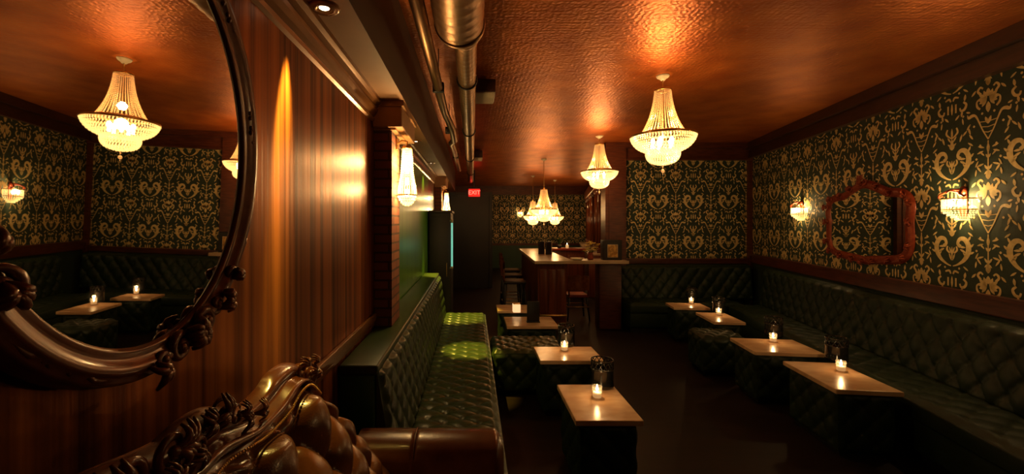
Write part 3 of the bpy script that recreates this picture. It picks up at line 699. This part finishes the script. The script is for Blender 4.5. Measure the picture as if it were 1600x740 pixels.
# flowers
t = thing('flower_arrangement', 'yellow and white flowers in a dark vase on the bar return', 'flowers', (1.89,6.66,1.10))
q = MB(); q.lathe([(0,0),(.04,0),(.055,.05),(.035,.10),(.045,.12),(.04,.12),(0,.09)], 18); q.build('vase', M['redframe'], t)
fq = MB(); lq = MB()
for k in range(34):
    a = random.uniform(0,2*PI); r = random.uniform(.02,.15); z = .10+random.uniform(0,.16)*(1.2-r*3)
    c = Vector((r*math.cos(a)*1.0-.02, r*math.sin(a)*.6, z+.03))
    lq.tube([(0,0,.1), c], .002, 4)
    for p in range(5):
        b_ = 2*PI*p/5+a; d1 = Vector((math.cos(b_), math.sin(b_)*.6, .35))*.038; s_ = Vector((-math.sin(b_), math.cos(b_), 0))*.017
        fq.add([c, c+d1*.6+s_, c+d1, c+d1*.6-s_], [(0,1,2,3)])
    fq.ball(c, .006, 6, 4)
for k in range(12):
    a = random.uniform(0,2*PI); d_ = Vector((math.cos(a), math.sin(a)*.6, .2))*.17; s_ = Vector((-math.sin(a), math.cos(a), 0))*.014
    lq.add([(0,0,.11), d_*.5+s_+Vector((0,0,.12)), d_+Vector((0,0,.10)), d_*.5-s_+Vector((0,0,.12))], [(0,1,2,3)])
fq.build('blossoms', M['petal'], t); lq.build('stems', M['leafg'], t)
t = thing('register_stand', 'black boxy stand holding a gold card on the bar beside the dark post', 'card stand', (2.22,6.58,1.10))
q = MB(); q.rbox((-.15,0,0),(.15,.14,.32),.01); q.build('box', M['black'], t)
q = MB(); q.rbox((-.075,-.008,.05),(.075,.002,.24),.003); q.build('gold_card', M['art'], t)
q = MB(); q.rbox((-.082,-.005,.043),(.082,.004,.247),.003); q.build('card_border', M['paper'], t)
tag(MB.build((lambda m_: (m_.lathe([(0,0),(.05,0),(.11,.035),(.105,.037),(.048,.006),(0,.006)], 24), m_)[1])(MB()), 'shallow_bowl', M['white'], None, (1.66,6.58,1.10)), 'shallow pale bowl on the bar return beside the flowers', 'bowl')

# back bar: posts, mirrored bays, shelves and bottles
sl = math.atan(.22)
t = thing('back_bar', 'orange brown back bar with slim posts, mirrored bays and shelves', 'back bar', (xb(9.3), 9.3, 0), -sl)
q = MB(); q.rbox((-.45,0,0),(-.0,5.6,.95),.01); q.build('base_cabinet', M['barwood'], t)
q = MB(); q.rbox((-.48,0,.95),(0,5.6,1.0),.006); q.build('counter', M['bartop'], t)
for k in range(6):
    q = MB(); q.tube([(-.20,.15+k*1.06,1.0),(-.20,.15+k*1.06,2.5)], .045, 12); q.rbox((-.27,.08+k*1.06,1.0),(-.13,.22+k*1.06,1.12),.01); q.rbox((-.27,.08+k*1.06,2.4),(-.13,.22+k*1.06,2.5),.01); q.build('post', M['barwood'], t)
for k in range(5):
    q = MB(); q.box((-.02,.22+k*1.06,1.05),(-.008,1.14+k*1.06,2.45)); q.build('mirror_pane', M['mirror'], t)
for z in (1.4,1.8):
    q = MB(); q.rbox((-.17,.2,z),(-.01,5.4,z+.025),.004); q.build('shelf', M['barwood'], t)
q = MB(); q.rbox((-.30,0,2.5),(0,5.6,2.75),.015); q.build('cornice', M['barwood'], t)
bq = MB(); bq.lathe([(0,0),(.034,0),(.036,.01),(.036,.15),(.030,.18),(.013,.21),(.012,.27),(.014,.275),(0,.275)], 14)
first = None; n = 0
R_ = Matrix.Rotation(-sl, 3, 'Z')
for z in (1.0,1.425,1.825):
    for k in range(16):
        yy = .35+k*.31+random.uniform(-.04,.04)
        if abs(((yy-.15)/1.06)-round((yy-.15)/1.06)) < .09: continue
        p = R_ @ Vector((-.095, yy, 0)) + Vector((xb(9.3), 9.3, 0))
        if first is None: o = first = bq.build('liquor_bottle', M['bottle'])
        else: o = first.copy(); COL.objects.link(o)
        o.location = (p.x, p.y, z); tag(o, 'amber liquor bottle standing on the back bar shelving', 'bottle', 'bottles on the back bar'); n += 1
for k, (yy) in enumerate((.7,2.9,4.6)):
    p = R_ @ Vector((-.25, yy, 0)); light('POINT', (xb(9.3)+p.x-.12, 9.3+p.y, 2.3), 4, WARM, .04)
    
# ---------------------------------------------------------------- cabinet, neon tube, vestibule, exit sign
t = thing('black_cabinet', 'tall black cabinet standing past the end of the banquette', 'cabinet', (XL+.012, 6.15, 0))
q = MB(); q.rbox((.005,0,.05),(.33,.75,1.84),.006); q.box((.02,.02,0),(.31,.73,.05)); q.build('body', M['black'], t)
q = MB(); q.rbox((.0,-.02,1.84),(.35,.77,1.875),.006); q.build('cabinet_top', M['crownwood'], t)
q = MB(); q.rbox((.02,-.012,.1),(.31,.002,1.78),.004); dr_ = q.build('door', M['black'], t)
q = MB(); q.tube([(.27,-.014,.9),(.27,-.04,.92),(.27,-.04,1.08),(.27,-.014,1.1)], .006, 8); q.build('handle', M['brass'], dr_)
t = thing('neon_tube', 'vertical cyan glowing tube light on the edge of the black cabinet', 'tube light', (-.30, 6.13, 1.02))
q = MB(); q.tube([(0,0,.02),(0,0,.68)], .014, 10); q.build('tube', M['neon'], t)
q = MB(); q.tube([(0,0,0),(0,0,.03)], .018, 10); q.tube([(0,0,.67),(0,0,.72)], .018, 10); q.rbox((-.03,-.01,.0),(.0,.02,.02),.003); q.rbox((-.03,-.01,.69),(.0,.02,.71),.003); q.build('socket', M['white'], t)
light('POINT', (.09,-.03,.35), .25, (.15,1,.7), .1, t)
b = MB(); b.box((-.655,10.8,0),(.5,11.3,2.46)); b.box((-.655,10.78,2.40),(.52,11.32,2.48)); b.box((.44,10.77,0),(.52,10.8,2.46)); b.box((-.25,10.785,.05),(.30,10.8,2.1)); struct(b.build('wall_vestibule', M['black']))
t = thing('exit_sign', 'red glowing exit sign above the dark doorway', 'exit sign', (.05, 10.70, 2.36))
q = MB(); q.rbox((-.15,0,0),(.15,.06,.20),.01); q.build('housing', M['exitred'], t)
q = MB(); q.box((-.02,.03,.20),(.02,.05,.68)); q.build('stem', M['black'], t)
cu = bpy.data.curves.new('exit_letters', 'FONT'); cu.body = 'EXIT'; cu.size = .15; cu.extrude = .003; cu.align_x = 'CENTER'; cu.align_y = 'CENTER'; cu.materials.append(M['exitbright'])
tmp = bpy.data.objects.new('tmp', cu); me = bpy.data.meshes.new_from_object(tmp); bpy.data.objects.remove(tmp); o = bpy.data.objects.new('lettering', me); COL.objects.link(o); o.parent = t; o.location = (0,-.004,.10); o.rotation_euler = (PI/2,0,0)
light('POINT', (0,-.10,.12), 1.2, (1,.05,.03), .05, t)

# ---------------------------------------------------------------- carved scroll helper
def scroll(q, c, e1, e2, en, size, turns=1.4, a0=0, sg=1, r0=.009, lift=.006):
    c, e1, e2, en = Vector(c), Vector(e1), Vector(e2), Vector(en); P = []; R = []
    n = 26
    for i in range(n+1):
        f = i/n; a = a0+sg*f*turns*2*PI; rr = size*(1-f)**.85+size*.08
        P.append(c+e1*rr*math.cos(a)+e2*rr*math.sin(a)+en*(lift*f)); R.append(r0*(1.0-.35*f)*(.35+.65*min(1, f*6)))
    q.tube(P, R, 7); q.ball(P[-1], r0*1.15, 8, 6)
def acanthus(q, c, e1, e2, en, size, a0, spread=1.6, n=5, r0=.006):
    c, e1, e2, en = Vector(c), Vector(e1), Vector(e2), Vector(en)
    for k in range(n):
        a = a0+spread*(k/(n-1)-.5); L_ = size*(1-.35*abs(k/(n-1)-.5)*2); P = []; R = []
        for i in range(8):
            f = i/7; P.append(c+(e1*math.cos(a+.5*f*f*(1 if k >= n/2 else -1))+e2*math.sin(a+.5*f*f*(1 if k >= n/2 else -1)))*L_*f+en*(.022*math.sin(PI*f*.9)+.004)); R.append(r0*(.5+1.0*math.sin(PI*min(1,f*.9+.1))))
        q.tube(P, R, 7)

# ---------------------------------------------------------------- big oval mirror on the left wall
t = thing('oval_mirror', 'large oval mirror in a carved brown baroque frame on the wood panelled wall', 'mirror', (XL+.048, .80, 1.87))
mrx = Matrix.Rotation(math.radians(1.5)*-1, 4, 'Z')
n_ = Vector((math.cos(-.0262)*math.cos(.0218), -math.sin(-.0262)*math.cos(.0218), -math.sin(.0218)))
# axes: ex = along wall (+Y), ez = up, en = out of wall
ey = Vector((0,0,1)).cross(n_).normalized(); ez = n_.cross(ey).normalized()
MA, MBB = .322, .405
def mp(u, v, d): return ey*u+ez*v+n_*d
q = MB(); n = 96
pts = [mp(MA*1.04*math.cos(2*PI*i/n), MBB*1.04*math.sin(2*PI*i/n), -.004) for i in range(n)]
q.add(pts, [list(range(n))]); q.build('mirror_glass', M['mirror'], t)
q = MB()
prof = [(-.004,-.003),(0,.003),(.005,.006),(.010,.004),(.018,.005),(.028,.013),(.038,.019),(.046,.018),(.051,.012),(.058,.014),(.064,.008),(.068,-.02),(.060,-.03)]
mm = len(prof)-1
def frm(u, v):
    a = 2*PI*u; d, h_ = prof[round(v*mm)]
    w_ = .92+.07*math.sin(2*a+.6)
    x = MA*math.cos(a); y = MBB*math.sin(a); nx_, ny_ = math.cos(a)/MA, math.sin(a)/MBB; l_ = math.hypot(nx_, ny_)
    return mp(x+nx_/l_*d*w_, y+ny_/l_*d*w_, h_)
q.surf(128, mm, frm, closeu=True, flip=False); FR1 = q.build('frame', M['frame'], t)
def orn(a_deg, kind, off=.045, size=.05, name='carved_ornament'):
    a = math.radians(a_deg); x = MA*math.cos(a); y = MBB*math.sin(a); nx_, ny_ = math.cos(a)/MA, math.sin(a)/MBB; l_ = math.hypot(nx_, ny_)
    N_ = ey*(nx_/l_)+ez*(ny_/l_); T_ = ey*(-ny_/l_)+ez*(nx_/l_); c = ey*x+ez*y+N_*off+n_*.010
    q = MB()
    if kind == 'cartouche':
        scroll(q, c+T_*.045, T_, N_, n_, size*.72, 1.5, PI, 1, .011); scroll(q, c-T_*.045, -T_, N_, n_, size*.72, 1.5, PI, 1, .011)
        scroll(q, c+T_*.095-N_*.012, T_, -N_, n_, size*.5, 1.3, PI, 1, .009); scroll(q, c-T_*.095-N_*.012, -T_, -N_, n_, size*.5, 1.3, PI, 1, .009)
        acanthus(q, c, T_, N_, n_, size*.95, PI/2, 2.4, 7, .007); acanthus(q, c, T_, N_, n_, size*1.0, -PI/2, 2.2, 6, .007)
        q.ball(c+n_*.02, (.014,.014,.014), 10, 8)
        acanthus(q, c+T_*.10, T_, N_, n_, size*1.3, 0, .8, 4, .006); acanthus(q, c-T_*.10, T_, N_, n_, size*1.3, PI, .8, 4, .006)
    elif kind == 'shell':
        scroll(q, c+T_*.03, T_, N_, n_, size*.62, 1.4, PI, 1, .010); acanthus(q, c-T_*.02, T_, N_, n_, size, PI, 1.2, 5, .006); acanthus(q, c+T_*.02, T_, N_, n_, size, .3, 1.2, 5, .006)
    else:
        for k in range(7):
            s_ = (k-3)*.013; q.ball(c+T_*s_+N_*.004*math.sin(k*2), (.006,.007,.008), 8, 6)
        for s_ in (-1, 1): q.tube([c+T_*s_*(.05+.012*k)+N_*.004*math.sin(k*1.3) for k in range(5)], [.006,.0065,.005,.0035,.0015], 7)
    q.build(name, M['frame'], FR1)
orn(-72, 'cartouche', .030, .040); orn(188, 'cartouche', .02, .046); orn(213, 'shell', .018, .045); orn(152, 'cartouche', .015, .046); orn(90, 'cartouche', .035, .045)
orn(12, 'beads', .030, .026); orn(-48, 'shell', .034, .026); orn(52, 'beads', .030, .026); orn(-22, 'beads', .042, .022); orn(130, 'shell', .03, .04); orn(-120, 'beads', .04, .022)

# ---------------------------------------------------------------- red ornate mirror on the damask wall
yc = 4.33
t = thing('wall_mirror', 'wide ornate red bronze framed mirror on the damask wall', 'mirror', (xr(yc)-.028*nx, yc+.028*.224, 1.70), ang_r+.045, None)
# local +X out of the wall, local +Y along it
out_ = [(-.52,-.20),(-.46,-.30),(-.30,-.33),(-.12,-.345),(.0,-.36),(.12,-.345),(.30,-.33),(.46,-.30),(.52,-.20),(.515,0),(.53,.16),(.46,.235),(.30,.255),(.16,.31),(0,.36),(-.16,.31),(-.30,.255),(-.46,.235),(-.53,.16),(-.515,0),(-.52,-.20)]
cp = catmull(out_, 4)[:-1]; n = len(cp)
q = MB(); q.add([(.014,y,z) for y, z in cp], [list(range(n))]); q.build('mirror_glass', M['mirror'], t)
q = MB(); prof = [(-.01,.010),(0,.022),(.012,.03),(.03,.026),(.05,.034),(.07,.022),(.08,.002)]; mm2 = len(prof)-1
def fr2(u, v):
    i = round(u*n) % n; a_, b_ = cp[i-1], cp[(i+1)%n]; ty, tz = b_[0]-a_[0], b_[1]-a_[1]; l_ = math.hypot(ty, tz); d, h_ = prof[round(v*mm2)]
    return (h_, cp[i][0]+tz/l_*d, cp[i][1]-ty/l_*d)
q.surf(n, mm2, fr2, closeu=True); FR2 = q.build('frame', M['redframe'], t)
for i in range(0, n, 4):
    q = MB(); y, z = cp[i]; l_ = math.hypot(y, z); N_ = Vector((0, y/l_, z/l_)); T_ = Vector((0,-z/l_, y/l_)); c = Vector((.03,y,z))+N_*.045
    scroll(q, c, T_, N_, (1,0,0), .034, 1.3, PI*(i%8)/8, 1 if i%8 else -1, .009); acanthus(q, c, T_, N_, (1,0,0), .055, PI/2+random.uniform(-.4,.4), 1.8, 4, .007); q.build('carved_leaf', M['redframe'], FR2)
q = MB(); c = Vector((.035,0,.44)); scroll(q, c+Vector((0,.04,-.02)), (0,1,0), (0,0,1), (1,0,0), .035, 1.4, PI, 1, .010); scroll(q, c+Vector((0,-.04,-.02)), (0,-1,0), (0,0,1), (1,0,0), .035, 1.4, PI, 1, .010); acanthus(q, c, (0,1,0), (0,0,1), (1,0,0), .07, PI/2, 1.8, 6, .008)
q.build('crest', M['redframe'], FR2)

# ---------------------------------------------------------------- brown leather sofa in the foreground
t = thing('leather_sofa', 'brown tufted leather sofa with carved dark wood crest rail', 'sofa', (XL, 0, 0))
OX = XL
outer = catmull([(-.35,1.20),(-.1,1.30),(.2,1.36),(.5,1.36),(.687,1.328),(.72,1.326),(.766,1.333),(.841,1.327),(.929,1.286),(.963,1.273),(1.046,1.278),(1.108,1.298),(1.211,1.292),(1.285,1.25),(1.315,1.20)], 5)
inner = catmull([(-.35,1.08),(-.1,1.18),(.2,1.23),(.5,1.25),(.64,1.262),(.70,1.262),(.736,1.258),(.783,1.262),(.870,1.245),(.917,1.236),(.976,1.233),(1.046,1.236),(1.103,1.2555),(1.18,1.25),(1.26,1.19)], 5)
nn = len(outer)-1
def lx(x): return x-OX
# rail solid: back, outer, bulged face, inner bead
sec = [(0,0,-.550),(0,.0,-.535),(.15,.0,-.518),(.35,.0,-.503),(.55,0,-.512),(.70,0,-.498),(.80,0,-.480),(.90,0,-.462),(1.0,0,-.468),(1.02,0,-.50),(1.0,0,-.550)]
ns = len(sec)-1
def rail(u, v):
    i = round(u*nn); f, _, x = sec[round(v*ns)]; a_, b_ = outer[i], inner[i]
    return (lx(x), a_[0]+(b_[0]-a_[0])*f, a_[1]+(b_[1]-a_[1])*f)
q = MB(); q.surf(nn, ns, rail, flip=True); q.ball((lx(-.535),1.302,1.215),(.05,.035,.045),12,8); CR = q.build('crest_rail', M['carved'], t)
EX, EY, EZ = (1,0,0), (0,1,0), (0,0,1)
def orn2(pts_, name='carved_scroll'):
    for (y, z, x, s_, a0, sg, kind) in pts_:
        q = MB(); c = (lx(x), y, z)
        if kind == 's': scroll(q, c, EY, EZ, EX, s_, 1.5, a0, sg, s_*.24, .012); acanthus(q, c, EY, EZ, EX, s_*1.7, a0, 1.5, 6, s_*.13)
        elif kind == 'l': acanthus(q, c, EY, EZ, EX, s_*2.2, a0, 1.0, 6, s_*.16)
        q.build(name, M['carved'], CR)
orn2([(.60,1.325,-.505,.040,PI,1,'s'),(.685,1.325,-.50,.036,0,-1,'s'),(.735,1.30,-.49,.024,PI*1.2,1,'s'),(.79,1.325,-.505,.026,PI,1,'s'),(.835,1.315,-.505,.032,PI*.8,-1,'s'),
      (.875,1.295,-.50,.020,.2,1,'s'),(.91,1.275,-.50,.020,PI,1,'l'),(.94,1.268,-.50,.020,0,-1,'l'),(1.215,1.275,-.505,.024,PI*.4,-1,'s'),(1.262,1.240,-.50,.020,PI*.2,1,'s'),(.50,1.34,-.505,.035,0,1,'s'),(.64,1.29,-.48,.02,PI*.3,1,'l')])
orn2([(1.275,1.265,-.50,.016,PI/3,1,'l'),(1.295,1.225,-.50,.013,0,1,'l')])
# leather back
top = [(-.35,1.10),(.0,1.20),(.4,1.24),(.64,1.255),(.78,1.255),(.90,1.232),(1.0,1.225),(1.10,1.243),(1.17,1.246),(1.25,1.205),(1.32,1.15),(1.40,1.075),(1.50,.975),(1.60,.87),(1.70,.80),(1.78,.76)]
def ztop(y):
    for i in range(len(top)-1):
        if y <= top[i+1][0]:
            f = (y-top[i][0])/(top[i+1][0]-top[i][0]); return top[i][1]+(top[i+1][1]-top[i][1])*f
    return top[-1][1]
tp2 = catmull(top, 6)
def zt_s(y):
    for i in range(len(tp2)-1):
        if y <= tp2[i+1][0]:
            f = (y-tp2[i][0])/max(1e-6, tp2[i+1][0]-tp2[i][0]); return tp2[i][1]+(tp2[i+1][1]-tp2[i][1])*f
    return tp2[-1][1]
def back(u, v):
    y = -.35+2.13*u; zt_ = zt_s(y)-.008
    # v 0: back foot, .15: back top, .25: front of roll, 1: seat
    if v < .12: f = v/.12; return (lx(-.542), y, .1+(zt_-.05-.1)*f)
    if v < .28:
        f = (v-.12)/.16; a = PI-f*PI*.62
        return (lx(-.502+.04*math.cos(a)), y, zt_-.052+.052*math.sin(a)**.9 if math.sin(a) > 0 else zt_-.052)
    f = (v-.28)/.72
    x0 = -.502+.04*math.cos(PI*.38); z0 = zt_-.052+.052*math.sin(PI*.38)**.9
    L_ = z0-.43; d = f*L_
    e = smooth_in(d, .05)*smooth_in(L_-d, .04)
    flare = .035*smooth_in(y-1.25, .35)
    x = x0+.17*math.sin(min(1, d/.62)*PI/2)**1.1+flare*min(1, d/.1)
    hh = tuft(y+.055, d+.03+(1.25-zt_)*.9, .20, .25)
    return (lx(x)+.055*e*hh, y+.0*hh, z0-d*.985+.026*e*hh)
q = MB(); q.surf(260, 170, back, flip=False); TBK = q.build('tufted_back', M['brown'], t)
# brass nail heads following the rail
q = MB()
for i in range(0, nn, 1):
    a_, b_ = inner[i], inner[i+1]
    for f in (0,.5):
        y = a_[0]+(b_[0]-a_[0])*f; z = a_[1]+(b_[1]-a_[1])*f
        if y > .55: q.ball((lx(-.456), y, z-.010), .0035, 6, 4)
o = q.build('nail_heads', M['brass'], TBK)
def arm(y0, y1, name='arm'):
    q = MB(); n_a = 30
    ym = (y0+y1)/2; hw = (y1-y0)/2
    sec = []
    for k in range(13):
        a = PI-k/12*PI; sec.append((ym+hw*1.04*math.cos(a), .695+.075*math.sin(a)))
    sec = [(y0+.01,.10),(y0+.012,.4),(y0+.005,.6)]+sec+[(y1-.005,.6),(y1-.012,.4),(y1-.01,.10)]
    m_ = len(sec)-1
    def fn(u, v):
        x = -.50+.635*u; yy, zz = sec[round(v*m_)]
        k = 1-(max(0, (u-.94)/.06))**2*.35
        crease = .006*math.exp(-((x+.25)/.008)**2)
        yy = ym+(yy-ym)*k*(1-crease*6); zz = zz-(1-k)*.12-(crease if zz > .7 else 0)
        return (lx(x)-(0), yy, zz)
    q.surf(120, m_, fn, flip=True)
    e = [fn(1, j/m_) for j in range(m_+1)]; q.add(e, [list(range(m_+1))], True)
    return q.build(name, M['brown'], t)
AR = arm(1.74, 1.955); arm(-.55, -.34)
q = MB(); q.tube([(lx(-.25), 1.745, z) for z in (.2,.4,.6,.69)]+[(lx(-.25), 1.8475+.113*math.cos(PI-a), .695+.0765*math.sin(PI-a)) for a in [i*PI/8 for i in range(1,8)]], .0045, 6); q.build('piping', M['carved'], AR)
q = MB(); q.rbox((lx(-.34),-.33,.30),(lx(.13),1.735,.45),.04,5); q.build('seat_cushion', M['brown'], t)
q = MB(); q.rbox((lx(-.50),-.45,.10),(lx(.115),1.90,.30),.02); q.build('seat_rail', M['carved'], t)
for x, y in ((-.48,-.48),(.08,-.48),(-.48,1.87),(.08,1.87)):
    q = MB(); q.lathe([(0,0),(.016,0),(.02,.03),(.034,.07),(.03,.10),(0,.10)], 14, (lx(x),y,0)); q.build('leg', M['carved'], t)
